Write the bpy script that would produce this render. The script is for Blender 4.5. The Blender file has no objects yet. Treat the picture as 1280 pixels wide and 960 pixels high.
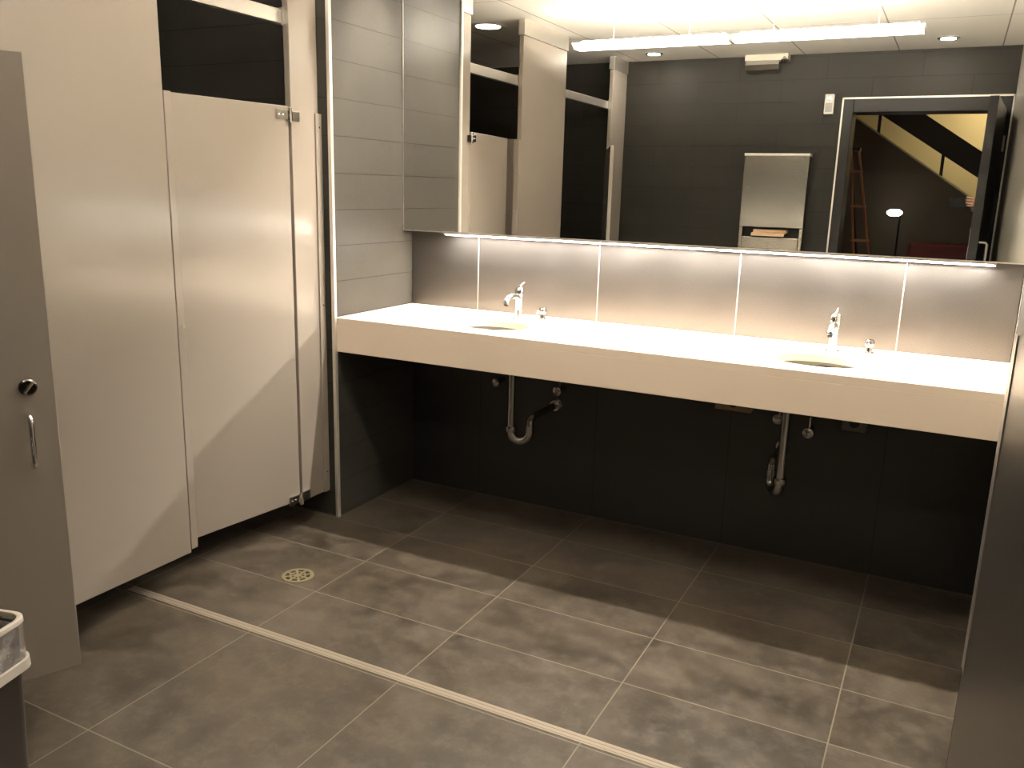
import bpy, bmesh, math, random
from mathutils import Vector, Matrix
random.seed(4)
S = bpy.context.scene
C = S.collection
PI = math.pi

# ------------------------------------------------------------------ camera
yaw, pitch, roll = 0.469382, -0.226753, 0.0271201
CAM = Vector((2.5746, -3.2118, 1.4969))
f = Vector((-math.cos(pitch)*math.sin(yaw), math.cos(pitch)*math.cos(yaw), math.sin(pitch)))
r0 = Vector((math.cos(yaw), math.sin(yaw), 0)); u0 = r0.cross(f)
r_ = math.cos(roll)*r0 + math.sin(roll)*u0
u_ = -math.sin(roll)*r0 + math.cos(roll)*u0
cd = bpy.data.cameras.new('camera'); cam = bpy.data.objects.new('camera', cd); C.objects.link(cam)
cd.sensor_width = 36; cd.lens = 29.85; cd.clip_start = 0.01
cam.matrix_world = Matrix(((r_.x, u_.x, -f.x, CAM.x), (r_.y, u_.y, -f.y, CAM.y), (r_.z, u_.z, -f.z, CAM.z), (0, 0, 0, 1)))
S.camera = cam
# ------------------------------------------------------------------ view, world
S.view_settings.view_transform = 'Standard'; S.view_settings.look = 'None'
S.view_settings.gamma = 1; S.view_settings.use_curve_mapping = False
S.view_settings.exposure = 0.35
w = bpy.data.worlds.new('world'); S.world = w; w.use_nodes = True
w.node_tree.nodes['Background'].inputs[0].default_value = (0.05, 0.045, 0.04, 1)
w.node_tree.nodes['Background'].inputs[1].default_value = 0.05
# light strengths (W/m2 style emission of each lamp)
E_SLOT = 430.0      # recessed linear lamp above the mirror
E_LED = 230.0       # lamp tucked under the mirror
E_PEND_UP = 380.0   # pendant tubes, upwards
E_PEND_DN = 8.5    # pendant diffuser
E_DOWN = 260.0      # recessed downlights
E_HALL = 34.0       # corridor lamp
WARM = (1.0, 0.9, 0.77); NEUT = (1.0, 0.95, 0.86)

# ------------------------------------------------------------------ materials
def mat(name, col, rough=0.5, metal=0.0, spec=0.5, emit=None, es=0.0, coat=0.0):
    m = bpy.data.materials.new(name); m.use_nodes = True
    b = m.node_tree.nodes['Principled BSDF']
    b.inputs['Base Color'].default_value = (*col, 1); b.inputs['Roughness'].default_value = rough
    b.inputs['Metallic'].default_value = metal; b.inputs['Specular IOR Level'].default_value = spec
    b.inputs['Coat Weight'].default_value = coat
    if emit:
        b.inputs['Emission Color'].default_value = (*emit, 1); b.inputs['Emission Strength'].default_value = es
    return m
class N:
    """tiny node helper"""
    def __init__(s, m): s.t = m.node_tree; s.b = s.t.nodes['Principled BSDF']
    def add(s, kind, **kw):
        n = s.t.nodes.new(kind)
        for k, v in kw.items(): setattr(n, k, v)
        return n
    def link(s, a, b): s.t.links.new(a, b)
    def math(s, op, a, b=None, c=None):
        n = s.add('ShaderNodeMath', operation=op)
        for i, v in enumerate((a, b, c)):
            if v is None: continue
            if isinstance(v, (int, float)): n.inputs[i].default_value = v
            else: s.link(v, n.inputs[i])
        return n.outputs[0]
    def coords(s):
        t = s.add('ShaderNodeTexCoord'); x = s.add('ShaderNodeSeparateXYZ'); s.link(t.outputs['Object'], x.inputs[0])
        return t.outputs['Object'], x.outputs[0], x.outputs[1], x.outputs[2]
    def line(s, v, period, off, half):
        """1 on joints every `period` starting at off"""
        a = s.math('SUBTRACT', v, off - period/2)
        a = s.math('FLOORED_MODULO', a, period)
        a = s.math('SUBTRACT', a, period/2); a = s.math('ABSOLUTE', a)
        return s.math('LESS_THAN', a, half)
    def noise(s, vec, scale, detail=4, rough=0.6, lo=0.3, hi=0.7, a=0.0, b=1.0):
        n = s.add('ShaderNodeTexNoise'); s.link(vec, n.inputs['Vector']); n.inputs['Scale'].default_value = scale
        n.inputs['Detail'].default_value = detail; n.inputs['Roughness'].default_value = rough
        r = s.add('ShaderNodeMapRange'); s.link(n.outputs[0], r.inputs[0])
        for i, v in enumerate((lo, hi, a, b)): r.inputs[i+1].default_value = v
        return r.outputs[0]
    def mix(s, fac, c1, c2):
        n = s.add('ShaderNodeMix', data_type='RGBA')
        if isinstance(fac, (int, float)): n.inputs[0].default_value = fac
        else: s.link(fac, n.inputs[0])
        for i, c in ((6, c1), (7, c2)):
            if isinstance(c, tuple): n.inputs[i].default_value = (*c, 1)
            else: s.link(c, n.inputs[i])
        return n.outputs[2]
    def bump(s, h, strength=0.3, dist=0.002):
        n = s.add('ShaderNodeBump'); n.inputs['Strength'].default_value = strength; n.inputs['Distance'].default_value = dist
        s.link(h, n.inputs['Height']); s.link(n.outputs[0], s.b.inputs['Normal'])

def tile_wall(name, axis, base=(0.021, 0.0185, 0.0145), joint=(0.009, 0.008, 0.007), rough=0.55, vert=1):
    m = mat(name, base, rough, spec=0.22); n = N(m); vec, x, y, z = n.coords()
    u = x if axis == 'x' else y
    row = n.math('FLOOR', n.math('DIVIDE', n.math('SUBTRACT', z, 0.0144), 0.1524))
    even = n.math('FLOORED_MODULO', row, 2.0)
    us = n.math('ADD', u, n.math('MULTIPLY', even, 0.3048))
    j = n.math('MAXIMUM', n.line(z, 0.1524, 0.0144, 0.0016), n.math('MULTIPLY', n.line(us, 0.6096, 0.12, 0.0016), float(vert)))
    cl = n.noise(vec, 3.0, a=0.0, b=1.0)
    fine = n.noise(vec, 60.0, a=0.0, b=0.35)
    c = n.mix(cl, tuple(v*0.86 for v in base), tuple(v*1.14 for v in base))
    c = n.mix(fine, c, tuple(v*1.25 for v in base))
    n.link(n.mix(j, c, joint), n.b.inputs['Base Color'])
    n.bump(n.math('SUBTRACT', 1.0, j), 0.5, 0.0015)
    return m

def floor_mat():
    m = mat('floor_porcelain', (0.1, 0.085, 0.07), 0.36); n = N(m); vec, x, y, z = n.coords()
    near = n.math('LESS_THAN', y, -1.246)
    j1 = n.line(y, 0.3074, 0.0, 0.0021); j2 = n.line(y, 0.6096, -1.8820, 0.0021)
    jy = n.math('ADD', n.math('MULTIPLY', j1, n.math('SUBTRACT', 1.0, near)), n.math('MULTIPLY', j2, near))
    jx = n.line(x, 0.6096, 0.0, 0.0021)
    j = n.math('MAXIMUM', jy, jx)
    # per-tile tone
    cx = n.math('FLOOR', n.math('DIVIDE', x, 0.6096)); cyn = n.math('FLOOR', n.math('DIVIDE', y, 0.3074)); cyf = n.math('FLOOR', n.math('DIVIDE', n.math('ADD', y, 1.8820), 0.6096))
    cy = n.math('ADD', n.math('MULTIPLY', cyn, n.math('SUBTRACT', 1.0, near)), n.math('MULTIPLY', n.math('ADD', cyf, 40.0), near))
    comb = n.add('ShaderNodeCombineXYZ'); n.link(cx, comb.inputs[0]); n.link(cy, comb.inputs[1])
    wn = n.add('ShaderNodeTexWhiteNoise'); n.link(comb.outputs[0], wn.inputs['Vector'])
    off = n.add('ShaderNodeVectorMath', operation='ADD'); n.link(vec, off.inputs[0]); n.link(wn.outputs['Color'], off.inputs[1])
    cl = n.noise(off.outputs[0], 3.4, 9, 0.66, 0.31, 0.69)
    cl2 = n.noise(off.outputs[0], 14.0, 8, 0.72, 0.46, 0.68)
    c = n.mix(cl, (0.026, 0.020, 0.014), (0.088, 0.071, 0.053))
    c = n.mix(n.math('MULTIPLY', cl2, 0.5), c, (0.15, 0.125, 0.095))
    c = n.mix(n.math('MULTIPLY', wn.outputs[0], 0.22), c, (0.055, 0.045, 0.034))
    n.link(n.mix(j, c, (0.18, 0.155, 0.12)), n.b.inputs['Base Color'])
    r = n.noise(off.outputs[0], 7.0, 4, 0.6, 0.3, 0.7, 0.28, 0.5); n.link(r, n.b.inputs['Roughness'])
    n.bump(n.math('SUBTRACT', 1.0, j), 0.4, 0.0012)
    return m

def ceiling_mat():
    m = mat('ceiling_tile', (0.84, 0.81, 0.75), 0.85); n = N(m); vec, x, y, z = n.coords()
    j = n.math('MAXIMUM', n.line(x, 0.6096, 0.262, 0.004), n.line(y, 1.2192, -0.62, 0.003))
    n.link(n.mix(j, (0.84, 0.81, 0.75), (0.3, 0.27, 0.23)), n.b.inputs['Base Color'])
    return m

def laminate(name, col, rough=0.33):
    m = mat(name, col, rough, spec=0.7); n = N(m); vec, x, y, z = n.coords()
    nz = n.noise(vec, 420.0, 2, 0.5); n.bump(nz, 0.03, 0.0003)
    return m

def brushed(name, col, rough=0.28, along='z', aniso=0.0):
    m = mat(name, col, rough, 1.0); n = N(m); vec, x, y, z = n.coords()
    mp = n.add('ShaderNodeMapping'); n.link(vec, mp.inputs[0])
    mp.inputs['Scale'].default_value = {'z': (400, 400, 4), 'x': (4, 400, 400)}[along]
    nz = n.noise(mp.outputs[0], 1.0, 2, 0.5, 0.3, 0.7, rough*0.75, rough*1.3)
    n.link(nz, n.b.inputs['Roughness'])
    return m

def splash_mat():
    """fine dotted brushed metal laminate"""
    m = mat('dotted_metal_laminate', (0.42, 0.385, 0.35), 0.34, 0.9); n = N(m); vec, x, y, z = n.coords()
    def dots(v): return n.math('SINE', n.math('MULTIPLY', v, 2*PI/0.006))
    d = n.math('MULTIPLY', dots(x), dots(z)); d = n.math('GREATER_THAN', d, 0.25)
    n.link(n.mix(d, (0.19, 0.175, 0.162), (0.11, 0.10, 0.093)), n.b.inputs['Base Color'])
    n.link(n.noise(vec, 5.0, 3, 0.6, 0.3, 0.7, 0.3, 0.4), n.b.inputs['Roughness'])
    return m

M_floor = floor_mat(); M_ceil = ceiling_mat()
M_tx = tile_wall('wall_tile_x', 'x'); M_ty = tile_wall('wall_tile_y', 'y')
M_tleft = tile_wall('wall_tile_return', 'y', (0.045, 0.042, 0.036), (0.015, 0.014, 0.012), 0.42, 0)
def apron():
    m = mat('dark_panel_tile', (0.035, 0.033, 0.028), 0.5); n = N(m); vec, x, y, z = n.coords()
    j = n.line(x, 0.6096, 0.0, 0.003)
    n.link(n.mix(j, (0.022, 0.021, 0.018), (0.008, 0.008, 0.007)), n.b.inputs['Base Color']); return m
M_front = apron()
M_gap = mat('dark_gap', (0.02, 0.018, 0.016), 0.7)
M_lam = laminate('greige_laminate', (0.275, 0.24, 0.205), 0.20)
M_lam_right = laminate('greige_wall_laminate', (0.3, 0.28, 0.24), 0.28)
n_ = N(M_lam_right); v_, x_, y_, z_ = n_.coords(); n_.link(n_.mix(n_.line(y_, 0.75, -0.35, 0.003), (0.3, 0.28, 0.24), (0.07, 0.065, 0.055)), n_.b.inputs['Base Color'])
M_alu = mat('satin_aluminium', (0.78, 0.74, 0.68), 0.3, 0.9)
M_trim = mat('pale_metal_trim', (0.8, 0.75, 0.68), 0.35, 0.6)
M_chrome = mat('chrome', (0.85, 0.84, 0.82), 0.08, 1.0)
M_pipe = mat('pipe_chrome', (0.42, 0.41, 0.40), 0.22, 1.0)
M_steel = mat('satin_steel', (0.36, 0.335, 0.285), 0.2, 1.0)
M_brass = mat('worn_brass', (0.30, 0.26, 0.15), 0.45, 0.6)
M_black = mat('black_plastic', (0.012, 0.012, 0.012), 0.35)
M_counter = mat('pale_solid_surface', (0.9, 0.77, 0.635), 0.28)
M_ceramic = mat('sink_ceramic', (0.72, 0.69, 0.6), 0.15)
M_sink = mat('polished_sink', (0.62, 0.59, 0.5), 0.16, 1.0)
M_mirror = mat('mirror_silver', (0.86, 0.865, 0.83), 0.0, 1.0)
M_frame = mat('dark_door_paint', (0.015, 0.014, 0.013), 0.5, spec=0.3)
M_leaf = mat('satin_metal_door', (0.25, 0.235, 0.21), 0.28, 0.9)
M_white = mat('white_plastic', (0.75, 0.73, 0.68), 0.4)
M_beige = mat('beige_plastic', (0.55, 0.51, 0.42), 0.45)
M_splash = splash_mat()
M_binbody = mat('bin_dark_metal', (0.03, 0.022, 0.017), 0.35, 0.3)
M_towel = mat('brown_paper', (0.62, 0.43, 0.27), 0.8)
M_cream = mat('cream_wall_paint', (0.72, 0.62, 0.38), 0.7)
M_hallwall = mat('brown_hall_wall', (0.11, 0.085, 0.06), 0.7)
M_stair = mat('dark_stair_wood', (0.03, 0.018, 0.013), 0.5)
M_wood = mat('red_brown_wood', (0.4, 0.14, 0.07), 0.35)
M_red = mat('dark_red_upholstery', (0.16, 0.02, 0.018), 0.6)
M_skin = mat('skin', (0.62, 0.36, 0.24), 0.5)
M_cloth = mat('dark_clothing', (0.025, 0.025, 0.03), 0.8)
M_hair = mat('dark_hair', (0.03, 0.02, 0.015), 0.6)
def emis(name, col, s): return mat(name, (0.8, 0.78, 0.72), 0.5, emit=col, es=s)
def liner_mat():
    m = mat('clear_bin_liner', (0.75, 0.7, 0.66), 0.25); n = N(m); vec, x, y, z = n.coords()
    n.b.inputs['Alpha'].default_value = 0.3
    a = n.noise(vec, 14.0, 5, 0.7, 0.45, 0.75, 0.12, 0.7); n.link(a, n.b.inputs['Alpha'])
    n.bump(n.noise(vec, 25.0, 4, 0.6), 0.8, 0.006)
    return m
M_liner = liner_mat()
M_linerhem = mat('bunched_liner_plastic', (0.6, 0.55, 0.5), 0.3)

# ------------------------------------------------------------------ geometry helpers
def B(): return bmesh.new()
def box(bm, x0, x1, y0, y1, z0, z1):
    v = [bm.verts.new((x, y, z)) for x in (x0, x1) for y in (y0, y1) for z in (z0, z1)]
    for q in ((0, 1, 3, 2), (4, 6, 7, 5), (0, 4, 5, 1), (2, 3, 7, 6), (0, 2, 6, 4), (1, 5, 7, 3)):
        bm.faces.new([v[i] for i in q])
    return bm
def prism(bm, pts, axis, a, b):
    """extrude a 2-D outline along an axis"""
    def P(p, t): return {'x': (t, p[0], p[1]), 'y': (p[0], t, p[1]), 'z': (p[0], p[1], t)}[axis]
    A = [bm.verts.new(P(p, a)) for p in pts]; Bv = [bm.verts.new(P(p, b)) for p in pts]; n = len(pts)
    bm.faces.new(A); bm.faces.new(Bv[::-1])
    for i in range(n): bm.faces.new((A[i], A[(i+1) % n], Bv[(i+1) % n], Bv[i]))
    bmesh.ops.recalc_face_normals(bm, faces=bm.faces[:]); return bm
def tube(bm, pts, rad, seg=14, caps=True):
    pts = [Vector(p) for p in pts]; rings = []
    rads = rad if isinstance(rad, (list, tuple)) else [rad]*len(pts)
    ref = None
    for i, p in enumerate(pts):
        d = ((pts[min(i+1, len(pts)-1)] - pts[max(i-1, 0)])).normalized()
        if ref is None: ref = Vector((0, 0, 1)) if abs(d.z) < 0.9 else Vector((1, 0, 0))
        a = (ref - d*ref.dot(d)).normalized(); ref = a; b = d.cross(a)
        rings.append([bm.verts.new(p + rads[i]*(math.cos(t)*a + math.sin(t)*b)) for t in (2*PI*k/seg for k in range(seg))])
    for R0, R1 in zip(rings, rings[1:]):
        for k in range(seg): bm.faces.new((R0[k], R0[(k+1) % seg], R1[(k+1) % seg], R1[k]))
    if caps: bm.faces.new(rings[0][::-1]); bm.faces.new(rings[-1])
    return bm
def lathe(bm, prof, c, seg=28, sx=1.0, sy=1.0):
    """prof: (radius, z) from one end to the other, round c"""
    rings = []
    for r, z in prof:
        if r < 1e-5: rings.append([bm.verts.new((c[0], c[1], c[2]+z))])
        else: rings.append([bm.verts.new((c[0]+r*sx*math.cos(2*PI*k/seg), c[1]+r*sy*math.sin(2*PI*k/seg), c[2]+z)) for k in range(seg)])
    for R0, R1 in zip(rings, rings[1:]):
        for k in range(seg):
            k2 = (k+1) % seg
            q = [R0[k % len(R0)], R0[k2 % len(R0)], R1[k2 % len(R1)], R1[k % len(R1)]]
            q = list(dict.fromkeys(q))
            if len(q) > 2: bm.faces.new(q)
    bmesh.ops.recalc_face_normals(bm, faces=bm.faces[:]); return bm
W = {}
def world(o):
    return W.get(o.name, Matrix.Identity(4))
def obj(name, bm, m, parent=None, bevel=0.0, smooth=False, local=False, seg=2, subsurf=0):
    """one mesh object; world coordinates unless local"""
    me = bpy.data.meshes.new(name)
    if parent is not None and not local: bmesh.ops.transform(bm, matrix=world(parent).inverted(), verts=bm.verts[:])
    bmesh.ops.recalc_face_normals(bm, faces=bm.faces[:])
    bm.to_mesh(me); bm.free(); me.materials.append(m)
    o = bpy.data.objects.new(name, me); C.objects.link(o)
    if parent is not None:
        o.parent = parent; W[o.name] = world(parent).copy()
    if smooth:
        for p in me.polygons: p.use_smooth = True
        try: me.set_sharp_from_angle(angle=math.radians(40))
        except Exception: pass
    if bevel:
        md = o.modifiers.new('bevel', 'BEVEL'); md.width = bevel; md.segments = seg; md.limit_method = 'ANGLE'
    return o
def thing(name, label, cat, loc=(0, 0, 0), rotz=0.0, group=None):
    o = bpy.data.objects.new(name, None); C.objects.link(o); o.empty_display_size = 0.05
    o.location = loc; o.rotation_euler = (0, 0, rotz)
    W[o.name] = Matrix.Translation(loc) @ Matrix.Rotation(rotz, 4, 'Z')
    o['label'] = label; o['category'] = cat
    if group: o['group'] = group
    return o
def struct(name, bm, m, bevel=0.0):
    o = obj(name, bm, m, None, bevel); o['kind'] = 'structure'; return o
def tag(o, label, cat, group=None):
    o['label'] = label; o['category'] = cat
    if group: o['group'] = group
    return o
def dup(root, loc, label, rotz=None):
    r = root.copy(); C.objects.link(r); r.location = loc; r['label'] = label
    if rotz is not None: r.rotation_euler = (0, 0, rotz)
    def rec(a, b):
        for ch in list(a.children):
            c = ch.copy(); C.objects.link(c); c.parent = b; rec(ch, c)
    rec(root, r); return r

# ------------------------------------------------------------------ the setting
XL, XR, YF, YB, ZC = 0.215, 2.815, 0.325, -2.9, 2.47
XS = -1.4     # wall behind the toilets
struct('floor', box(B(), -1.55, 4.2, -6.9, 0.45, -0.08, 0), M_floor)
struct('ceiling', box(B(), -1.55, 2.95, YB, 0.45, ZC, ZC+0.08), M_ceil)
struct('wall_front', box(B(), XL, XR, YF, YF+0.12, 0, ZC), M_front)
struct('wall_front_left', box(B(), XS-0.15, XL, -0.287, YF+0.12, 0, ZC), M_tleft)
struct('wall_left', box(B(), XS-0.15, XS, YB, -0.287, 0, ZC), tile_wall('stall_wall_tile', 'y', (0.06, 0.05, 0.041), (0.03, 0.025, 0.02)))
struct('wall_right', box(B(), XR, XR+0.12, YB, YF+0.12, 0, ZC), M_lam_right)
DX0, DX1, DZ = 1.83, 2.765, 2.10      # doorway
bm = B(); box(bm, XS-0.15, DX0, YB-0.2, YB, 0, 2.75); box(bm, DX0, DX1, YB-0.2, YB, DZ, 2.75); box(bm, DX1, 4.2, YB-0.2, YB, 0, 2.75)
struct('wall_back', bm, M_tx)
# pale metal edge strip on the end of the tiled return, floor to ceiling
struct('trim_1', box(B(), XL-0.008, XL+0.010, -0.301, -0.283, 0, ZC), M_trim, 0.003)
# pale metal strip let into the floor
bm = B(); box(bm, 0.0, XR, -1.262, -1.227, -0.01, 0.0012)
struct('trim_2', bm, mat('floor_strip_metal', (0.36, 0.31, 0.25), 0.38, 0.35))
bm = B()
for dy in (-0.0075, 0.0075): box(bm, 0.0, XR, -1.247+dy-0.0009, -1.247+dy+0.0009, 0.0, 0.0016)
struct('trim_4', bm, mat('floor_strip_groove', (0.22, 0.19, 0.15), 0.5))
# pale metal edging round the door frame
bm = B()
box(bm, DX0-0.066, DX0-0.054, YB, YB+0.008, 0, 2.172); box(bm, DX1+0.038, DX1+0.048, YB, YB+0.008, 0, 2.172); box(bm, DX0-0.066, DX1+0.048, YB, YB+0.008, 2.160, 2.172)
struct('trim_3', bm, M_trim)
# hollow metal door frame
bm = B()
box(bm, DX0-0.054, DX0+0.012, YB-0.21, YB+0.02, 0, 2.160); box(bm, DX1-0.012, DX1+0.038, YB-0.21, YB+0.02, 0, 2.160)
box(bm, DX0+0.012, DX1-0.012, YB-0.21, YB+0.02, DZ-0.03, 2.160)
fr = struct('door_frame_1', bm, M_frame, 0.004)

# corridor beyond the door
struct('ceiling_corridor', box(B(), -1.55, 4.2, -6.9, YB-0.2, 2.75, 2.83), M_cream)
struct('wall_corridor_end', box(B(), -1.55, 4.2, -6.9, -6.78, 0, 2.75), M_cream)
struct('wall_corridor_left', box(B(), -1.55, -1.43, -6.78, YB-0.2, 0, 2.75), M_hallwall)
struct('wall_corridor_right', box(B(), 4.08, 4.2, -6.78, YB-0.2, 0, 2.75), M_hallwall)

# ------------------------------------------------------------------ counter
ZT = 0.926; ZU = 0.775; YC = -0.287
SINKS = ((0.872, -0.052), (2.2, -0.055))
SA, SB = 0.163, 0.125
cnt = thing('vanity_counter', 'long pale solid counter with deep apron under the wide mirror', 'counter', (1.51, YC, ZU))
top = obj('countertop', box(B(), XL+0.001, XR-0.001, YC, YF-0.014, ZT-0.03, ZT), M_counter, cnt)
for sx, sy in SINKS:
    bm = lathe(B(), ((0, -0.2), (1, -0.2), (1, 0.2), (0, 0.2)), (sx, sy, ZT), 64, SA, SB)
    cut = obj('cutter', bm, M_counter, None)
    cut.location = (-cnt.location.x, -cnt.location.y, -cnt.location.z)
    cut.parent = cnt
    md = top.modifiers.new('cut', 'BOOLEAN'); md.object = cut; md.operation = 'DIFFERENCE'; md.solver = 'EXACT'
bpy.context.view_layer.update()
dg = bpy.context.evaluated_depsgraph_get()
nm = bpy.data.meshes.new_from_object(top.evaluated_get(dg))
top.modifiers.clear(); top.data = nm
for o in [o for o in C.objects if o.name.startswith('cutter')]: bpy.data.objects.remove(o)
md = top.modifiers.new('bevel', 'BEVEL'); md.width = 0.002; md.segments = 2; md.limit_method = 'ANGLE'
obj('apron', box(B(), XL+0.001, XR-0.001, YC, YC+0.022, ZU, ZT-0.0301), M_counter, cnt, 0.002)
for x in (XL+0.06, 1.54, XR-0.06):
  obj('bracket', prism(B(), ((YC+0.03, 0.85), (YC+0.03, 0.895), (YF-0.002, 0.895), (YF-0.002, 0.70), (YF-0.05, 0.70)), 'x', x-0.02, x+0.02), M_gap, cnt)

def sink(loc, label):
    t = thing('undermount_sink', label, 'sink', loc, group='sinks set into the counter')
    prof = ((0.0, -0.150), (0.30, -0.148), (0.62, -0.135), (0.85, -0.10), (0.97, -0.055), (1.01, -0.039), (1.12, -0.039), (1.12, -0.043), (1.03, -0.060), (0.9, -0.115), (0.65, -0.148), (0.3, -0.160), (0.0, -0.162))
    obj('bowl', lathe(B(), prof, (0, 0, 0), 48, SA, SB), M_sink, t, smooth=True, local=True)
    obj('rim_gasket', lathe(B(), ((0.985, -0.0305), (1.03, -0.0305), (1.03, -0.0385), (0.985, -0.0385), (0.985, -0.0305)), (0, 0, 0), 48, SA, SB), mat('grey_sealant', (0.12, 0.11, 0.09), 0.5), t, local=True)
    obj('drain', lathe(B(), ((0.0, -0.1465), (0.018, -0.1465), (0.024, -0.144), (0.026, -0.147), (0.0, -0.150)), (0, 0, 0), 24), M_chrome, t, smooth=True, local=True)
    return t
s0 = sink((SINKS[0][0], SINKS[0][1], ZT), 'oval undermount sink set into the left half of the counter')
dup(s0, (SINKS[1][0], SINKS[1][1], ZT), 'oval undermount sink set into the right half of the counter')

def faucet(loc, label):
    t = thing('faucet', label, 'faucet', loc, group='chrome faucets on the counter')
    obj('base_plate', lathe(B(), ((0, 0), (0.027, 0), (0.027, 0.005), (0.022, 0.009), (0, 0.009)), (0, 0, 0), 28), M_chrome, t, smooth=True, local=True)
    obj('body', lathe(B(), ((0, 0.008), (0.019, 0.008), (0.017, 0.04), (0.017, 0.10), (0.020, 0.112), (0.020, 0.135), (0.014, 0.144), (0, 0.146)), (0, 0, 0), 28), M_chrome, t, smooth=True, local=True)
    sp = obj('spout', tube(B(), ((0, -0.006, 0.095), (0, -0.035, 0.108), (0, -0.075, 0.112), (0, -0.105, 0.104), (0, -0.122, 0.086)), (0.014, 0.0135, 0.0125, 0.012, 0.012)), M_chrome, t, smooth=True, local=True)
    obj('aerator', tube(B(), ((0, -0.1215, 0.087), (0, -0.129, 0.078)), 0.0095), M_black, sp, smooth=True, local=True)
    obj('lever', tube(B(), ((0, 0.0, 0.142), (0, 0.012, 0.148), (0, 0.035, 0.156), (0, 0.046, 0.158)), (0.009, 0.007, 0.006, 0.0065)), M_chrome, t, smooth=True, local=True)
    return t
fa = faucet((SINKS[0][0]+0.022, 0.150, ZT), 'chrome faucet behind the left sink')
dup(fa, (SINKS[1][0]+0.02, 0.150, ZT), 'chrome faucet behind the right sink')
def soap(loc, label):
    t = thing('soap_dispenser', label, 'soap dispenser', loc, group='soap pumps on the counter')
    obj('collar', lathe(B(), ((0, 0), (0.022, 0), (0.022, 0.006), (0.013, 0.010), (0.011, 0.024), (0, 0.024)), (0, 0, 0), 24), M_chrome, t, smooth=True, local=True)
    obj('pump_head', lathe(B(), ((0, 0.023), (0.010, 0.023), (0.017, 0.034), (0.017, 0.048), (0.012, 0.055), (0, 0.056)), (0, 0, 0), 24), mat('dark_chrome', (0.3, 0.29, 0.28), 0.15, 1.0), t, smooth=True, local=True)
    obj('spout', tube(B(), ((0, -0.012, 0.042), (0, -0.045, 0.043), (0, -0.055, 0.034)), (0.006, 0.005, 0.0045), 10), M_chrome, t, smooth=True, local=True)
    return t
so = soap((0.985, 0.205, ZT), 'chrome and black soap pump to the right of the left faucet')
dup(so, (2.345, 0.190, ZT), 'chrome and black soap pump to the right of the right faucet')

# plumbing below, one trap under each sink
def arc(c, u, r, a0, a1, n=9):
    c = Vector(c); u = Vector(u)
    return [c + r*(math.cos(a0+(a1-a0)*k/n)*u + math.sin(a0+(a1-a0)*k/n)*Vector((0, 0, 1))) for k in range(n+1)]
def trap(x, y, d, ztop, zbot, label, ywall):
    t = thing('sink_drain_trap', label, 'drain pipe', (x, y, zbot), group='chrome drain pipes below the sinks')
    d = Vector((*d, 0)).normalized(); r = 0.042
    p = Vector((x, y, 0))
    obj('tailpiece', tube(B(), ((x, y, ztop), (x, y, zbot+r))[::1], 0.0165), M_pipe, t, smooth=True)
    pts = arc(p + r*d + Vector((0, 0, zbot+r)), -d, r, 0, -PI, 12)
    pts.append(pts[-1] + Vector((0, 0, 0.03)))
    obj('trap_bend', tube(B(), pts, 0.0195), M_pipe, t, smooth=True)
    bm = B()
    for z in (zbot+r+0.012,): lathe(bm, ((0.016, -0.012), (0.025, -0.012), (0.027, 0), (0.025, 0.012), (0.016, 0.012)), (x, y, z), 18)
    obj('slip_nut', bm, M_pipe, t, smooth=True)
    e = p + 2*r*d; ze = zbot+r+0.03
    obj('trap_arm', tube(B(), [(e.x, e.y, ze), (e.x, e.y, ze+0.016), (e.x, e.y+0.015, ze+0.028), (e.x, e.y+0.04, ze+0.032), (e.x, ywall-0.002, ze+0.034)], 0.016), M_pipe, t, smooth=True)
    bm = tube(B(), ((e.x, ywall-0.014, ze+0.034), (e.x, ywall-0.0015, ze+0.034)), (0.026, 0.034), 20)
    obj('wall_flange', bm, M_pipe, t, smooth=True)
trap(0.935, 0.02, (0.97, 0.35), 0.772, 0.405, 'hook shaped chrome drain pipe below the left sink', YF)
trap(2.098, 0.02, (-0.55, 0.83), 0.772, 0.375, 'straight hanging chrome drain pipe below the right sink', YF)
def valve(x, z, label):
    t = thing('shutoff_valve', label, 'valve', (x, YF, z), group='water valves on the wall below the counter')
    obj('valve_body', tube(B(), ((0, -0.0015, 0), (0, -0.075, 0)), 0.012), M_pipe, t, smooth=True, local=True)
    obj('handwheel', tube(B(), ((0, -0.075, 0), (0, -0.079, 0), (0, -0.09, 0), (0, -0.094, 0)), (0.010, 0.021, 0.021, 0.012), 18), M_pipe, t, smooth=True, local=True)
    obj('supply_tube', tube(B(), ((0, -0.05, 0.01), (0, -0.052, 0.05), (0.02, -0.07, 0.12), (0.05, -0.10, 0.19)), 0.005, 8), M_pipe, t, smooth=True, local=True)
    return t
v0 = valve(0.735, 0.60, 'chrome valve knob left of the left drain pipe')
dup(v0, (1.055, YF, 0.60), 'chrome valve knob right of the left drain pipe')
dup(v0, (2.155, YF, 0.575), 'chrome valve knob right of the right drain pipe')
dup(v0, (2.035, YF, 0.615), 'chrome valve knob left of the right drain pipe, close under the counter')
def cbox(x, z, wd, h, label, m, y=YF):
    t = thing('faucet_control_box', label, 'box', (x, y, z))
    obj('housing', box(B(), x-wd/2, x+wd/2, y-0.06, y-0.0015, z, z+h), m, t, 0.004)
    bm = tube(B(), ((x, y-0.063, z+h*0.5), (x, y-0.0595, z+h*0.5)), h*0.28, 20)
    obj('round_cover', bm, M_gap, t)
cbox(1.845, 0.615, 0.15, 0.075, 'small brown box on the wall left of the right drain pipe', mat('brown_box', (0.3, 0.2, 0.13), 0.6))
cbox(2.32, 0.60, 0.09, 0.07, 'small grey box on the wall right of the right drain pipe', mat('grey_box', (0.12, 0.12, 0.1), 0.6))

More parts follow.
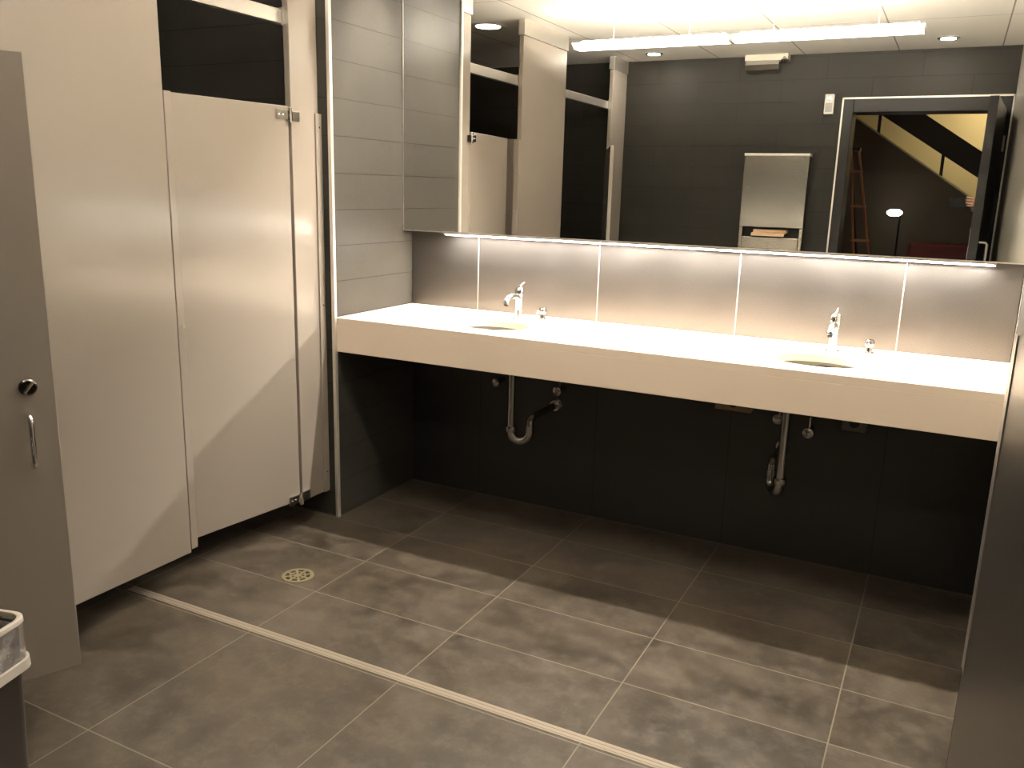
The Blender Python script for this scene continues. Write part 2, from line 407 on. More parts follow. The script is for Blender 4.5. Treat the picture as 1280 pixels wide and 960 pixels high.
# backsplash: five dotted panels with bright reveals
sp = thing('backsplash', 'dotted grey metallic backsplash panels between counter and mirror', 'backsplash', (1.51, YF, ZT))
edges = [XL+0.001, 0.592, 1.201, 1.815, 2.431, XR-0.001]
for a, b in zip(edges, edges[1:]):
    obj('splash_panel', box(B(), a+0.0023, b-0.0023, YF-0.012, YF-0.001, ZT+0.001, 1.33), M_splash, sp)
for a in edges[1:-1]:
    obj('seam_strip', box(B(), a-0.0022, a+0.0022, YF-0.014, YF-0.001, ZT+0.001, 1.33), mat('seam_metal', (0.5, 0.45, 0.4), 0.4, 0.5), sp)

# mirror
MY = 0.235; MZ0, MZ1 = 1.290, 2.33
mr = thing('wall_mirror', 'wide frameless mirror across the wall over the counter', 'mirror', (1.51, MY, MZ0))
obj('mirror_glass', box(B(), XL+0.006, XR-0.006, MY, MY+0.006, MZ0, MZ1), M_mirror, mr)
obj('backing_box', box(B(), XL+0.010, XR-0.008, MY+0.0065, YF-0.001, MZ0+0.004, MZ1), M_gap, mr)
obj('edge_strip', box(B(), XL+0.0015, XL+0.0055, MY-0.002, MY+0.03, MZ0, MZ1), M_alu, mr)
obj('bottom_channel', box(B(), XL+0.006, XR-0.006, MY-0.003, MY+0.003, MZ0-0.005, MZ0-0.0005), M_alu, mr)
# lamp under the mirror
ul = thing('under_mirror_light', 'thin bright strip lamp along the underside of the mirror', 'light', (1.6, MY+0.02, MZ0))
bm = B(); box(bm, 0.44, 2.72, MY+0.004, MY+0.040, MZ0-0.012, MZ0+0.003); box(bm, 0.44, 2.72, MY+0.0355, MY+0.040, MZ0-0.020, MZ0-0.012)
obj('lamp_channel', bm, M_alu, ul)
obj('lamp_lens', box(B(), 0.45, 2.71, MY+0.008, MY+0.034, MZ0-0.0145, MZ0-0.0122), emis('under_mirror_lamp', (1.0, 0.94, 0.84), E_LED), ul)

# ------------------------------------------------------------------ ceiling lamps
sl = thing('recessed_linear_light', 'recessed linear lamp in the ceiling just above the mirror', 'light', (1.5, 0.0, ZC))
bm = B(); box(bm, 0.50, 2.72, -0.034, 0.034, ZC-0.012, ZC-0.001); box(bm, 0.50, 2.72, -0.034, -0.030, ZC-0.065, ZC-0.012); box(bm, 0.50, 2.72, 0.030, 0.034, ZC-0.065, ZC-0.012)
obj('lamp_trim', bm, M_black, sl)
obj('lamp_lens', box(B(), 0.51, 2.71, -0.014, 0.014, ZC-0.015, ZC-0.0121), emis('slot_lamp', WARM, E_SLOT), sl)
pn = thing('pendant_light', 'long two-part white pendant lamp hung under the ceiling', 'light', (1.43, -1.05, 2.27))
for a, b in ((0.53, 1.405), (1.425, 2.33)):
    prof = ((-1.12, 2.30), (-1.095, 2.272), (-1.005, 2.272), (-0.98, 2.30), (-0.985, 2.30), (-1.007, 2.277), (-1.093, 2.277), (-1.115, 2.30))
    obj('diffuser', prism(B(), prof, 'x', a, b), emis('pendant_diffuser', (1.0, 0.93, 0.8), E_PEND_DN), pn)
    obj('lamp_tube', tube(B(), ((a+0.03, -1.05, 2.305), (b-0.03, -1.05, 2.305)), 0.013), emis('pendant_tube', WARM, E_PEND_UP), pn, smooth=True)
for x in (0.53, 2.33): obj('end_cap', prism(B(), ((-1.12, 2.302), (-1.095, 2.270), (-1.005, 2.270), (-0.98, 2.302)), 'x', x-0.004, x+0.004), M_white, pn)
obj('joint_cover', box(B(), 1.405, 1.425, -1.10, -1.0, 2.268, 2.302), M_alu, pn)
for x in (1.18, 1.62, 0.75, 2.12): obj('suspension_cable', tube(B(), ((x, -1.05, 2.30), (x, -1.05, ZC)), 0.003, 8), M_alu, pn)
def downlight(x, y, r, e, label, col=WARM, grp='recessed round ceiling lamps'):
    t = thing('downlight', label, 'light', (x, y, ZC), group=grp)
    obj('trim_ring', lathe(B(), ((r*0.7, -0.006), (r, -0.006), (r*1.05, -0.0015), (r*0.7, -0.0015)), (x, y, ZC), 28), M_chrome if r < 0.07 else M_white, t, smooth=True)
    obj('lamp_disc', lathe(B(), ((0, -0.012), (r*0.68, -0.008), (r*0.7, -0.002), (0, -0.002)), (x, y, ZC), 28), emis('downlight_lamp', col, e), t, smooth=True)
downlight(-0.146, -1.223, 0.11, 25.0, 'big round ceiling lamp glowing above the toilet stalls')
downlight(0.485, -2.56, 0.062, E_DOWN, 'small recessed ceiling lamp above the dark wall, nearer the stalls')
downlight(2.392, -2.49, 0.062, E_DOWN, 'small recessed ceiling lamp near the entrance door')

# ------------------------------------------------------------------ toilet partitions (ceiling hung)
PX0, PX1 = 0.138, 0.168; PZ = 0.125
p1 = thing('stall_pilaster', 'narrow greige partition post between the dark gap and the ajar stall door', 'partition', (0.153, -0.39, PZ), group='ceiling-hung stall partition posts')
obj('post_panel', box(B(), PX0, PX1, -0.475, -0.310, PZ, ZC-0.09), M_lam, p1, 0.003)
obj('ceiling_shoe', box(B(), PX0-0.006, PX1+0.006, -0.481, -0.306, ZC-0.09, ZC-0.0015), M_alu, p1, 0.002)
obj('wall_stop', box(B(), PX1+0.0003, PX1+0.008, -0.335, -0.298, PZ, 1.775), M_lam, p1, 0.002)
for z in (0.22, 0.98, 1.72): obj('screw', tube(B(), ((PX1+0.0081, -0.317, z), (PX1+0.011, -0.317, z)), 0.004, 10), M_chrome, p1, smooth=True)
p2 = thing('stall_pilaster', 'wide greige partition panel between the two stall doors', 'partition', (0.153, -1.42, PZ), group='ceiling-hung stall partition posts')
obj('post_panel', box(B(), PX0, PX1, -1.735, -1.100, PZ, ZC-0.09), M_lam, p2, 0.003)
obj('ceiling_shoe', box(B(), PX0-0.006, PX1+0.006, -1.741, -1.094, ZC-0.09, ZC-0.0015), M_alu, p2, 0.002)
obj('door_stop', box(B(), PX0-0.006, PX1+0.002, -1.0995, -1.068, PZ+0.012, 1.785), M_lam, p2, 0.003)
ks = obj('keeper', box(B(), PX0-0.02, PX0-0.0065, -1.098, -1.060, 0.93, 1.0), M_chrome, p2, 0.002)
obj('bumper', tube(B(), ((PX1+0.0021, -1.083, 0.985), (PX1+0.014, -1.083, 0.985)), 0.006, 12), M_chrome, p2, smooth=True)
p3 = thing('stall_pilaster', 'greige partition post against the dark back wall, seen in the mirror', 'partition', (0.153, -2.74, PZ), group='ceiling-hung stall partition posts')
obj('post_panel', box(B(), PX0, PX1, YB+0.002, -2.60, PZ, ZC-0.09), M_lam, p3, 0.003)
obj('ceiling_shoe', box(B(), PX0-0.006, PX1+0.006, YB+0.002, -2.594, ZC-0.09, ZC-0.0015), M_alu, p3, 0.002)
# head rails
def rail(y0, y1, label):
    r = thing('head_rail', label, 'rail', (0.12, (y0+y1)/2, 2.10), group='head rails over the stall doors')
    obj('rail_bar', box(B(), 0.110, PX0-0.001, y0, y1, 2.098, 2.152), M_alu, r, 0.003)
    for y in (y0+0.02, y1-0.02): obj('rail_bracket', box(B(), 0.104, PX0-0.0005, y-0.018, y+0.018, 2.092, 2.158), M_chrome, r, 0.002)
rail(-1.13, -0.44, 'pale metal rail above the ajar stall door')
rail(-2.64, -1.70, 'pale metal rail above the wide-open stall door')
# divider between stalls
dv = thing('stall_divider', 'grey partition wall between the two toilet stalls', 'partition', (-0.6, -1.14, 0.13))
obj('divider_panel', box(B(), XS+0.002, PX0-0.002, -1.155, -1.128, 0.13, 1.79), M_lam, dv, 0.003)
obj('wall_bracket', box(B(), XS+0.0015, XS+0.05, -1.16, -1.1555, 1.5, 1.56), M_chrome, dv)

def stall_door(hinge, width, ang, z0, z1, label, side, hardware):
    """local frame: hinge at origin, leaf runs along -y before turning"""
    t = thing('stall_door', label, 'door', (hinge[0], hinge[1], z0), ang, group='greige laminate stall doors')
    h = z1 - z0; s = side
    y0, y1 = (-width, -0.006) if s < 0 else (0.006, width)
    obj('door_panel', box(B(), -0.0125, 0.0125, y0, y1, 0, h), M_lam, t, 0.003, local=True)
    yh = y1 if s < 0 else y0
    q = 1 if s < 0 else -1
    for z, nm_ in ((h-0.035, 'hinge'), (0.01, 'hinge')):
        bm = B(); box(bm, 0.0127, 0.020, *sorted((yh-q*0.065, yh+q*0.004)), z-0.018, z+0.020)
        tube(bm, ((0.021, yh, z-0.026), (0.021, yh, z+0.030)), 0.009, 12)
        hg = obj(nm_, bm, M_chrome, t, 0.001, local=True)
        for dy in (-0.05, -0.03): obj('screw', tube(B(), ((0.020, yh+q*dy, z), (0.023, yh+q*dy, z)), 0.0035, 8), M_chrome, hg, local=True)
    yf = y0 if s < 0 else y1
    k = 1 if s < 0 else -1
    if hardware:
        kn = obj('latch', lathe(B(), ((0, 0.0), (0.022, 0.0), (0.022, 0.006), (0.018, 0.010), (0, 0.010)), (0, 0, 0), 28), mat('dark_latch_disc', (0.16, 0.15, 0.14), 0.2, 1.0), t, smooth=True, local=True)
        kn.matrix_local = Matrix.Translation((0.0127, yf+k*0.064, 0.828)) @ Matrix.Rotation(PI/2, 4, 'Y')
        sl_ = obj('slot', box(B(), -0.003, 0.003, -0.018, 0.018, 0.0101, 0.016), M_chrome, kn, 0.001, local=True); sl_.rotation_euler = (0, 0, 0.9)
        yy = yf+k*0.070
        pts = [(0.0127, yy, 0.755), (0.032, yy, 0.755), (0.040, yy, 0.748), (0.0435, yy, 0.735), (0.0435, yy, 0.635), (0.040, yy, 0.622), (0.032, yy, 0.615), (0.0127, yy, 0.615)]
        obj('pull_handle', tube(B(), pts, 0.0072, 12), M_chrome, t, smooth=True, local=True)
    else:
        obj('latch', lathe(B(), ((0, 0.0), (0.014, 0.0), (0.014, 0.008), (0, 0.010)), (0, 0, 0), 20), M_chrome, t, smooth=True, local=True).matrix_local = Matrix.Translation((-0.0127, yf+k*0.05, 0.83)) @ Matrix.Rotation(-PI/2, 4, 'Y')
    return t
stall_door((0.153, -0.480), 0.585, -math.radians(7), 0.135, 1.79, 'smaller greige stall door standing slightly ajar beside the counter wall', -1, False)
hx, hy = 0.153, -2.575; fx, fy = 0.490, -1.803
stall_door((hx, hy), math.hypot(fx-hx, fy-hy), -math.atan2(fx-hx, fy-hy), 0.13, 1.79, 'stall door swung wide open in front, with round latch and pull handle', 1, True)

for p_, ys_ in ((p1, (-0.474, -0.435)), (p3, (-2.645, -2.602))):
    for z in (0.155, 1.755): obj('hinge_plate', box(B(), PX1+0.0004, PX1+0.009, *ys_, z-0.022, z+0.016), M_chrome, p_, 0.001)
# ------------------------------------------------------------------ floor drain
dr = thing('floor_drain', 'round brass floor drain with cut-out pattern', 'drain', (0.465, -0.855, 0))
obj('drain_ring', lathe(B(), ((0.048, 0.0), (0.062, 0.0), (0.061, 0.003), (0.050, 0.0035), (0.048, 0.0)), (0.465, -0.855, 0.0005), 40), M_brass, dr, smooth=True)
obj('drain_pit', lathe(B(), ((0, 0.0), (0.049, 0.0), (0.049, 0.0006), (0, 0.0006)), (0.465, -0.855, 0.0004), 32), M_gap, dr)
bm = B()
for k in range(8):
    a = 2*PI*k/8
    c, s_ = math.cos(a), math.sin(a); n_ = Vector((-s_, c, 0))*0.0045; o_ = Vector((0.465, -0.855, 0.0012))
    q = [o_+Vector((c, s_, 0))*r*1.0 + n_*t for r, t in ((0.010, -0.7), (0.050, -1.3), (0.050, 1.3), (0.010, 0.7))]
    lo = [bm.verts.new(v) for v in q]; hi = [bm.verts.new(v+Vector((0, 0, 0.002))) for v in q]
    bm.faces.new(lo[::-1]); bm.faces.new(hi)
    for i in range(4): bm.faces.new((lo[i], lo[(i+1) % 4], hi[(i+1) % 4], hi[i]))
lathe(bm, ((0.0, 0.0), (0.014, 0.0), (0.014, 0.0022), (0, 0.0022)), (0.465, -0.855, 0.0011), 20)
lathe(bm, ((0.026, 0.0), (0.033, 0.0), (0.033, 0.002), (0.026, 0.002), (0.026, 0.0)), (0.465, -0.855, 0.0011), 32)
obj('drain_grate', bm, M_brass, dr)

# ------------------------------------------------------------------ waste bin
bx, by, bh = 1.045, -2.275, 0.65
ang = math.radians(15); R2 = Matrix.Rotation(ang, 3, 'Z')
cen = Vector((bx, by, 0)) + R2 @ Vector((-0.17, -0.17, 0))
bn = thing('waste_bin', 'tall dark square waste bin with a clear plastic liner', 'bin', tuple(cen), ang)
def ring(bm, w0, w1, z0, z1, th, rr=0.03, seg=5):
    """open square tube with round corners, tapering"""
    def outline(w):
        out = []
        for cx, cy, a in ((w-rr, w-rr, 0), (-w+rr, w-rr, PI/2), (-w+rr, -w+rr, PI), (w-rr, -w+rr, 1.5*PI)):
            for k in range(seg+1): out.append((cx+rr*math.cos(a+PI/2*k/seg), cy+rr*math.sin(a+PI/2*k/seg)))
        return out
    L = [[(x, y, z0) for x, y in outline(w0)], [(x, y, z1) for x, y in outline(w1)], [(x, y, z1) for x, y in outline(w1-th)], [(x, y, z0) for x, y in outline(w0-th)]]
    V = [[bm.verts.new(p) for p in l] for l in L]; n = len(V[0])
    for a in range(4):
        b = (a+1) % 4
        for i in range(n): bm.faces.new((V[a][i], V[a][(i+1) % n], V[b][(i+1) % n], V[b][i]))
    return bm
bm = ring(B(), 0.150, 0.164, 0.0, bh-0.012, 0.004); box(bm, -0.146, 0.146, -0.146, 0.146, 0.004, 0.010)
obj('bin_body', bm, M_binbody, bn, local=True, smooth=True)
obj('liner', ring(B(), 0.170, 0.170, bh-0.095, bh, 0.0015), M_liner, bn, local=True, smooth=True)
obj('liner_rim', ring(B(), 0.171, 0.170, bh-0.008, bh+0.004, 0.008), mat('glossy_liner_edge', (0.7, 0.64, 0.58), 0.2), bn, local=True, smooth=True, bevel=0.002)
obj('liner_hem', ring(B(), 0.174, 0.173, bh-0.105, bh-0.082, 0.005), M_linerhem, bn, local=True, smooth=True, bevel=0.002)
obj('liner_inside', ring(B(), 0.12, 0.158, 0.12, bh-0.014, 0.0015), M_liner, bn, local=True, smooth=True)

# ------------------------------------------------------------------ back wall fittings (seen in the mirror)
td = thing('towel_dispenser', 'tall stainless paper towel dispenser with waste receptacle on the dark wall', 'dispenser', (1.37, YB, 0.55))
def bp(bm, x0, x1, d0, d1, z0, z1): return box(bm, x0, x1, YB+d0, YB+d1, z0, z1)
obj('upper_cover', prism(B(), ((YB+0.001, 1.265), (YB+0.001, 1.785), (YB+0.095, 1.785), (YB+0.11, 1.775), (YB+0.11, 1.265)), 'x', 1.145, 1.60), M_steel, td, 0.004)
obj('top_lip', bp(B(), 1.143, 1.602, 0.001, 0.114, 1.772, 1.79), M_trim, td, 0.003)
obj('recess', bp(B(), 1.16, 1.585, 0.001, 0.02, 1.16, 1.264), M_gap, td)
obj('side_frame', bp(B(), 1.145, 1.17, 0.0205, 0.10, 0.55, 1.264), M_steel, td, 0.003); obj('side_frame', bp(B(), 1.575, 1.60, 0.0205, 0.10, 0.55, 1.264), M_steel, td, 0.003)
obj('waste_receptacle', bp(B(), 1.171, 1.574, 0.0205, 0.105, 0.55, 1.195), M_steel, td, 0.004)
obj('lock', tube(B(), ((1.19, YB+0.1101, 1.55), (1.19, YB+0.114, 1.55)), 0.006, 12), M_chrome, td)
pt = obj('paper_towel', bp(B(), 1.25, 1.49, 0.022, 0.10, 1.225, 1.25), M_towel, None, 0.004); tag(pt, 'folded brown paper towel hanging from the steel dispenser slot', 'paper towel')
bm = B(); prism(bm, ((YB+0.03, 1.2245), (YB+0.115, 1.2245), (YB+0.125, 1.203), (YB+0.117, 1.203), (YB+0.108, 1.218), (YB+0.03, 1.218)), 'x', 1.24, 1.475)
fl = obj('towel_flap', bm, M_towel, pt)
sw = thing('wall_sensor', 'small white wall box beside the top corner of the door frame', 'sensor', (1.68, YB, 2.06))
obj('housing', bp(B(), 1.65, 1.712, 0.001, 0.035, 2.06, 2.195), M_white, sw, 0.005)
obj('sensor_window', bp(B(), 1.658, 1.704, 0.0352, 0.038, 2.075, 2.135), mat('grey_window', (0.35, 0.33, 0.31), 0.3), sw)
obj('indicator', bp(B(), 1.664, 1.698, 0.0352, 0.0375, 2.155, 2.18), M_chrome, sw)
em = thing('emergency_light', 'beige wall unit with chrome lower cover up under the ceiling', 'light', (1.235, YB, 2.36))
obj('housing', bp(B(), 1.085, 1.385, 0.001, 0.10, 2.425, ZC-0.002), M_beige, em, 0.004)
lens = obj('lower_cover', prism(B(), ((YB+0.001, 2.423), (YB+0.12, 2.423), (YB+0.125, 2.395), (YB+0.10, 2.362), (YB+0.05, 2.345), (YB+0.001, 2.35)), 'x', 1.095, 1.33), M_chrome, em, 0.004)
obj('lamp_head', lathe(B(), ((0, -0.025), (0.02, -0.022), (0.03, 0), (0.02, 0.02), (0, 0.022)), (1.36, YB+0.08, 2.43), 20), M_chrome, em, smooth=True)

# ------------------------------------------------------------------ entrance door leaf, swung into the room
hx, hy = 2.752, YB+0.03; fx, fy = 2.680, -2.03
L = math.hypot(fx-hx, fy-hy)
dl = thing('entrance_door', 'dark painted entrance door swung open along the right side', 'door', (hx, hy, 0.012), -math.atan2(fx-hx, fy-hy))
dl.name = 'entrance_door'
obj('door_panel', box(B(), -0.024, 0.024, 0.0, L, 0, 2.065), M_leaf, dl, 0.003, local=True)
obj('edge_band', box(B(), -0.0238, 0.0238, L+0.0002, L+0.0015, 0, 2.065), M_frame, dl, local=True)
obj('edge_plate', box(B(), -0.0255, -0.0242, L-0.022, L-0.001, 0.885, 1.33), M_alu, dl, local=True)
for z in (0.905, 0.935, 1.085, 1.11): obj('bolt', lathe(B(), ((0, -0.004), (0.004, -0.002), (0.004, 0.002), (0, 0.004)), (-0.019, L+0.004, z), 12), M_chrome, dl, smooth=True, local=True)
hd = obj('pull_handle', tube(B(), ((0.0242, L-0.06, 1.245), (0.058, L-0.06, 1.245), (0.068, L-0.06, 1.235), (0.068, L-0.06, 1.0), (0.058, L-0.06, 0.99), (0.0242, L-0.06, 0.99)), 0.0075, 12), M_alu, dl, smooth=True, local=True)
for z in (0.25, 1.03, 1.85): obj('hinge', tube(B(), ((0.030, -0.002, z-0.05), (0.030, -0.002, z+0.05)), 0.007, 10), M_alu, dl, smooth=True, local=True)

# ------------------------------------------------------------------ corridor things
Ys = -5.5
def zl(x, x0, z0, x1, z1): return z0+(z1-z0)*(x-x0)/(x1-x0)
st = thing('staircase', 'dark staircase sloping down across the corridor, with posts along its open side', 'staircase', (1.9, Ys, 0))
lo = lambda x: zl(x, 1.702, 2.169, 2.608, 1.558)
up = lambda x: zl(x, 1.781, 2.293, 2.701, 1.705)
bt = lambda x: zl(x, 2.127, 2.317, 2.688, 1.949)
def X3(fn, xs): return [(x, fn(x)) for x in xs]
x0s, x1s = 0.9, 4.0
obj('side_panel', prism(B(), [(x0s, 0.0), (x1s, 0.0), (x1s, max(lo(x1s), 0.3)), (x0s, min(lo(x0s), 2.70))], 'y', Ys-0.06, Ys), M_hallwall, st)
obj('bottom_rail', prism(B(), [(x0s, min(lo(x0s), 2.70)), (x1s, max(lo(x1s), 0.3)), (x1s, max(lo(x1s), 0.3)+0.018), (x0s, min(lo(x0s), 2.70)+0.018)], 'y', Ys-0.07, Ys+0.01), M_cream, st)
obj('handrail_beam', prism(B(), [(1.2, up(1.2)), (3.9, up(3.9)), (3.9, bt(3.9)), (1.55, bt(1.55))], 'y', Ys-0.05, Ys), M_stair, st)
for x in (1.285, 1.80, 2.39, 3.0, 3.55): obj('post', box(B(), x-0.014, x+0.014, Ys-0.04, Ys-0.01, lo(x)-0.01, up(x)+0.03), M_stair, st)
for k in range(9):
    xk = 1.5+k*0.27; zk = lo(xk+0.14)-0.03
    if zk > 0.2: obj('tread', box(B(), xk-0.14, xk+0.14, Ys-0.95, Ys-0.062, zk-0.04, zk), M_stair, st)

def ladder(xt, xb, y):
    t = thing('wooden_ladder', 'narrow red-brown wooden ladder leaning in the corridor', 'ladder', (xb, y, 0))
    zt = 1.88
    P_ = lambda q, s, d: (xb+(xt-xb)*q+s*(0.10-0.07*q), y+d*(1-q), zt*q)      # q: 0 foot, 1 top
    for s_ in (-1, 1):
        obj('front_rail', tube(B(), (P_(0, s_, 0.02), P_(1, s_, 0.02)), 0.011, 8), M_wood, t)
        obj('rear_leg', tube(B(), (P_(0.0, s_*0.9, -0.35), P_(0.98, s_*0.9, -0.03)), 0.009, 8), M_stair, t)
    for k in range(6):
        q = (k+1)/6.6; a = Vector(P_(q, -1, 0.02)); b = Vector(P_(q, 1, 0.02))
        bm = B(); box(bm, a.x-0.012, b.x+0.012, a.y-0.03, a.y+0.035, a.z-0.010, a.z+0.010)
        obj('step', bm, M_wood, t)
    a = P_(1, 0, 0)
    obj('top_cap', box(B(), a[0]-0.045, a[0]+0.045, y-0.05, y+0.05, zt-0.004, zt+0.02), M_stair, t)
ladder(1.745, 2.06, -4.2)
fl_ = thing('floor_lamp', 'slim dark floor lamp with a glowing round shade in the corridor', 'lamp', (2.08, -5.2, 0))
obj('base', lathe(B(), ((0, 0), (0.14, 0), (0.13, 0.02), (0, 0.03)), (2.10, -5.2, 0), 24), M_black, fl_, smooth=True)
obj('pole', tube(B(), ((2.10, -5.2, 0.02), (2.10, -5.2, 1.36)), 0.009, 10), M_black, fl_, smooth=True)
obj('shade', lathe(B(), ((0, -0.032), (0.04, -0.03), (0.068, -0.01), (0.068, 0.012), (0.04, 0.032), (0, 0.034)), (2.05, -5.2, 1.365), 28), emis('floor_lamp_shade', (1.0, 0.92, 0.76), 6.0), fl_, smooth=True)
be = thing('upholstered_bench', 'dark red padded bench in the corridor below the stairs', 'bench', (2.6, -5.15, 0))
obj('seat', box(B(), 2.2, 3.1, -5.30, -4.85, 0.30, 0.46), M_red, be, 0.03, seg=3)
obj('backrest', box(B(), 2.2, 3.1, -5.40, -5.305, 0.30, 1.10), M_red, be, 0.03, seg=3)
for x in (2.26, 3.04):
    for y in (-4.9, -5.34): obj('leg', tube(B(), ((x, y, 0), (x, y, 0.31)), (0.014, 0.02), 10), M_black, be)
cl = thing('corridor_ceiling_lamp', 'flat round lamp on the corridor ceiling', 'light', (2.9, -6.1, 2.75))
obj('lamp_pan', lathe(B(), ((0, -0.05), (0.18, -0.045), (0.2, -0.0015), (0, -0.0015)), (2.9, -6.1, 2.75), 28), emis('corridor_lamp', (1.0, 0.82, 0.52), E_HALL), cl, smooth=True)

# ------------------------------------------------------------------ photographer, mostly behind the open door leaf
pp = thing('person', 'person behind the open door, hand round a phone, seen in the mirror', 'person', (2.99, -3.56, 0))
def skin(name, V, Eg, Rr, m, parent, sub=2, root=0):
    me = bpy.data.meshes.new(name); Mi = world(parent).inverted()
    me.from_pydata([Mi @ Vector(v) for v in V], Eg, []); me.update()
    o = bpy.data.objects.new(name, me); C.objects.link(o); o.parent = parent; W[o.name] = world(parent).copy()
    o.modifiers.new('skin', 'SKIN'); 
    for i, d in enumerate(me.skin_vertices[0].data):
        rr = Rr[i]; d.radius = rr if isinstance(rr, tuple) else (rr, rr); d.use_root = (i == root)
    s_ = o.modifiers.new('sub', 'SUBSURF'); s_.levels = sub; s_.render_levels = sub
    me.materials.append(m)
    bpy.context.view_layer.update()
    nm2 = bpy.data.meshes.new_from_object(o.evaluated_get(bpy.context.evaluated_depsgraph_get()))
    for p_ in nm2.polygons: p_.use_smooth = True
    o.modifiers.clear(); o.data = nm2
    if not nm2.materials: nm2.materials.append(m)
    return o
px, py = 2.99, -3.56
HND = Vector((2.668, -3.255, 1.468))
V = [(px, py, 0.95), (px, py, 1.10), (px, py, 1.28), (px, py, 1.42), (px-0.01, py+0.02, 1.50), (px-0.02, py+0.04, 1.58), (px-0.03, py+0.05, 1.68),
     (px-0.17, py+0.02, 1.40), (px-0.24, py+0.08, 1.15), (px-0.27, py+0.26, 1.36), tuple(HND),
     (px+0.17, py, 1.40), (px+0.23, py, 1.14), (px+0.22, py+0.08, 0.90), (px+0.21, py+0.11, 0.82),
     (px-0.09, py, 0.90), (px-0.10, py+0.02, 0.50), (px-0.10, py, 0.08), (px-0.11, py+0.15, 0.035),
     (px+0.09, py, 0.90), (px+0.10, py+0.02, 0.50), (px+0.10, py, 0.08), (px+0.11, py+0.15, 0.035)]
Eg = [(0, 1), (1, 2), (2, 3), (3, 4), (4, 5), (5, 6), (3, 7), (7, 8), (8, 9), (9, 10), (3, 11), (11, 12), (12, 13), (13, 14), (0, 15), (15, 16), (16, 17), (17, 18), (0, 19), (19, 20), (20, 21), (21, 22)]
Rr = [(0.14, 0.11), (0.13, 0.10), (0.15, 0.11), (0.13, 0.09), 0.055, (0.075, 0.09), (0.07, 0.085), 0.065, 0.047, 0.033, 0.026, 0.065, 0.047, 0.032, 0.03, 0.085, 0.058, 0.038, 0.035, 0.085, 0.058, 0.038, 0.035]
body = skin('body', V, Eg, Rr, M_skin, pp)
obj('hair', lathe(B(), ((0, 0.11), (0.05, 0.10), (0.088, 0.06), (0.098, 0.0), (0.09, -0.06), (0.07, -0.05), (0.0, 0.0)), (px-0.03, py+0.02, 1.70), 24, 1.0, 1.05), M_hair, pp, smooth=True)
obj('face_features', lathe(B(), ((0, 0.022), (0.007, 0.015), (0.012, -0.008), (0.006, -0.014), (0, -0.015)), (px-0.025, py+0.145, 1.625), 12), M_skin, pp, smooth=True)
# clothing: slightly larger skins
skin('jacket', [V[0], V[1], V[2], V[3], (px, py+0.01, 1.46), V[7], V[8], V[9], (2.685, -3.27, 1.452), V[11], V[12], V[13]],
     [(0, 1), (1, 2), (2, 3), (3, 4), (3, 5), (5, 6), (6, 7), (7, 8), (3, 9), (9, 10), (10, 11)],
     [(0.155, 0.125), (0.145, 0.115), (0.165, 0.125), (0.145, 0.105), 0.07, 0.08, 0.062, 0.048, 0.04, 0.08, 0.062, 0.046], M_cloth, pp)
skin('trousers', [(px, py, 0.97), V[15], V[16], (px-0.10, py, 0.10), V[19], V[20], (px+0.10, py, 0.10)],
     [(0, 1), (1, 2), (2, 3), (0, 4), (4, 5), (5, 6)], [(0.15, 0.12), 0.10, 0.073, 0.058, 0.10, 0.073, 0.058], M_cloth, pp)
for s_ in (-1, 1):
    obj('shoe', box(B(), px+s_*0.105-0.045, px+s_*0.105+0.045, py-0.07, py+0.20, 0.0, 0.085), M_black, pp, 0.03, seg=4)
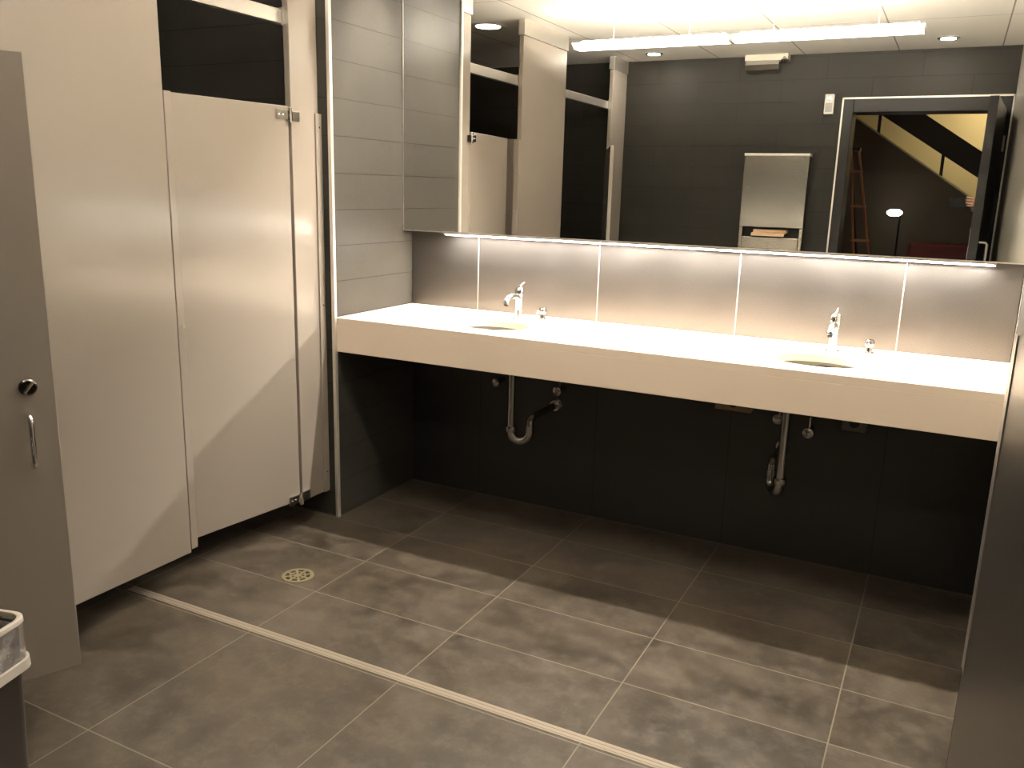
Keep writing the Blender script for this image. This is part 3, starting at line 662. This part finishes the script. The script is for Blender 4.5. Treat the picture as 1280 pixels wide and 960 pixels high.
# right hand round the end of the phone
fh = Vector((f.x, f.y, 0)).normalized(); rh = Vector((fh.y, -fh.x, 0))
pc = CAM - fh*0.012 + rh*0.008 + Vector((0, 0, -0.018))     # phone centre
def Q(a, b, c): return pc + rh*a + fh*b + Vector((0, 0, c))
palm = Q(0.105, -0.004, 0.0)
HV = [HND, palm]; HE = [(0, 1)]; HR = [0.026, (0.024, 0.024)]
for k, (z, ln) in enumerate(((0.034, 0.95), (0.016, 1.0), (-0.002, 0.95), (-0.020, 0.8))):
    i = len(HV)
    HV += [Q(0.092, 0.012, z*0.9), Q(0.082, 0.017, z), Q(0.082-0.024*ln, 0.019, z+0.003), Q(0.082-0.042*ln, 0.0165, z+0.004)]
    HE += [(1, i), (i, i+1), (i+1, i+2), (i+2, i+3)]; HR += [0.010, 0.0088, 0.008, 0.0068]
i = len(HV)
HV += [Q(0.092, -0.020, 0.014), Q(0.072, -0.022, 0.024), Q(0.05, -0.016, 0.026)]; HE += [(1, i), (i, i+1), (i+1, i+2)]; HR += [0.012, 0.010, 0.0085]
skin('hand', HV, HE, HR, M_skin, pp, 2, 1)
HV2 = [Vector(V[14]), Vector(V[14])+Vector((0, 0.02, -0.07))]; HE2 = [(0, 1)]; HR2 = [0.027, (0.034, 0.017)]
for k in range(4):
    i = len(HV2); xx = V[14][0]; yy = V[14][1]
    HV2 += [(xx-0.03+0.02*k, yy+0.03, 0.72), (xx-0.032+0.021*k, yy+0.04, 0.69), (xx-0.031+0.020*k, yy+0.035, 0.665+0.004*abs(k-1))]
    HE2 += [(1, i), (i, i+1), (i+1, i+2)]; HR2 += [0.0095, 0.0085, 0.007]
i = len(HV2); HV2 += [(V[14][0]-0.045, V[14][1]+0.03, 0.76), (V[14][0]-0.058, V[14][1]+0.045, 0.73)]; HE2 += [(1, i), (i, i+1)]; HR2 += [0.011, 0.0085]
skin('hand', HV2, HE2, HR2, M_skin, pp, 2, 1)
ph = thing('phone', 'black phone held up by the hand at the door edge', 'phone', tuple(pc), math.atan2(rh.y, rh.x))
obj('phone_body', box(B(), -0.072, 0.072, -0.004, 0.004, -0.035, 0.035), M_black, ph, 0.004, seg=3, local=True)
obj('camera_bump', box(B(), -0.066, -0.040, 0.0041, 0.0055, 0.006, 0.030), M_gap, ph, 0.001, local=True)
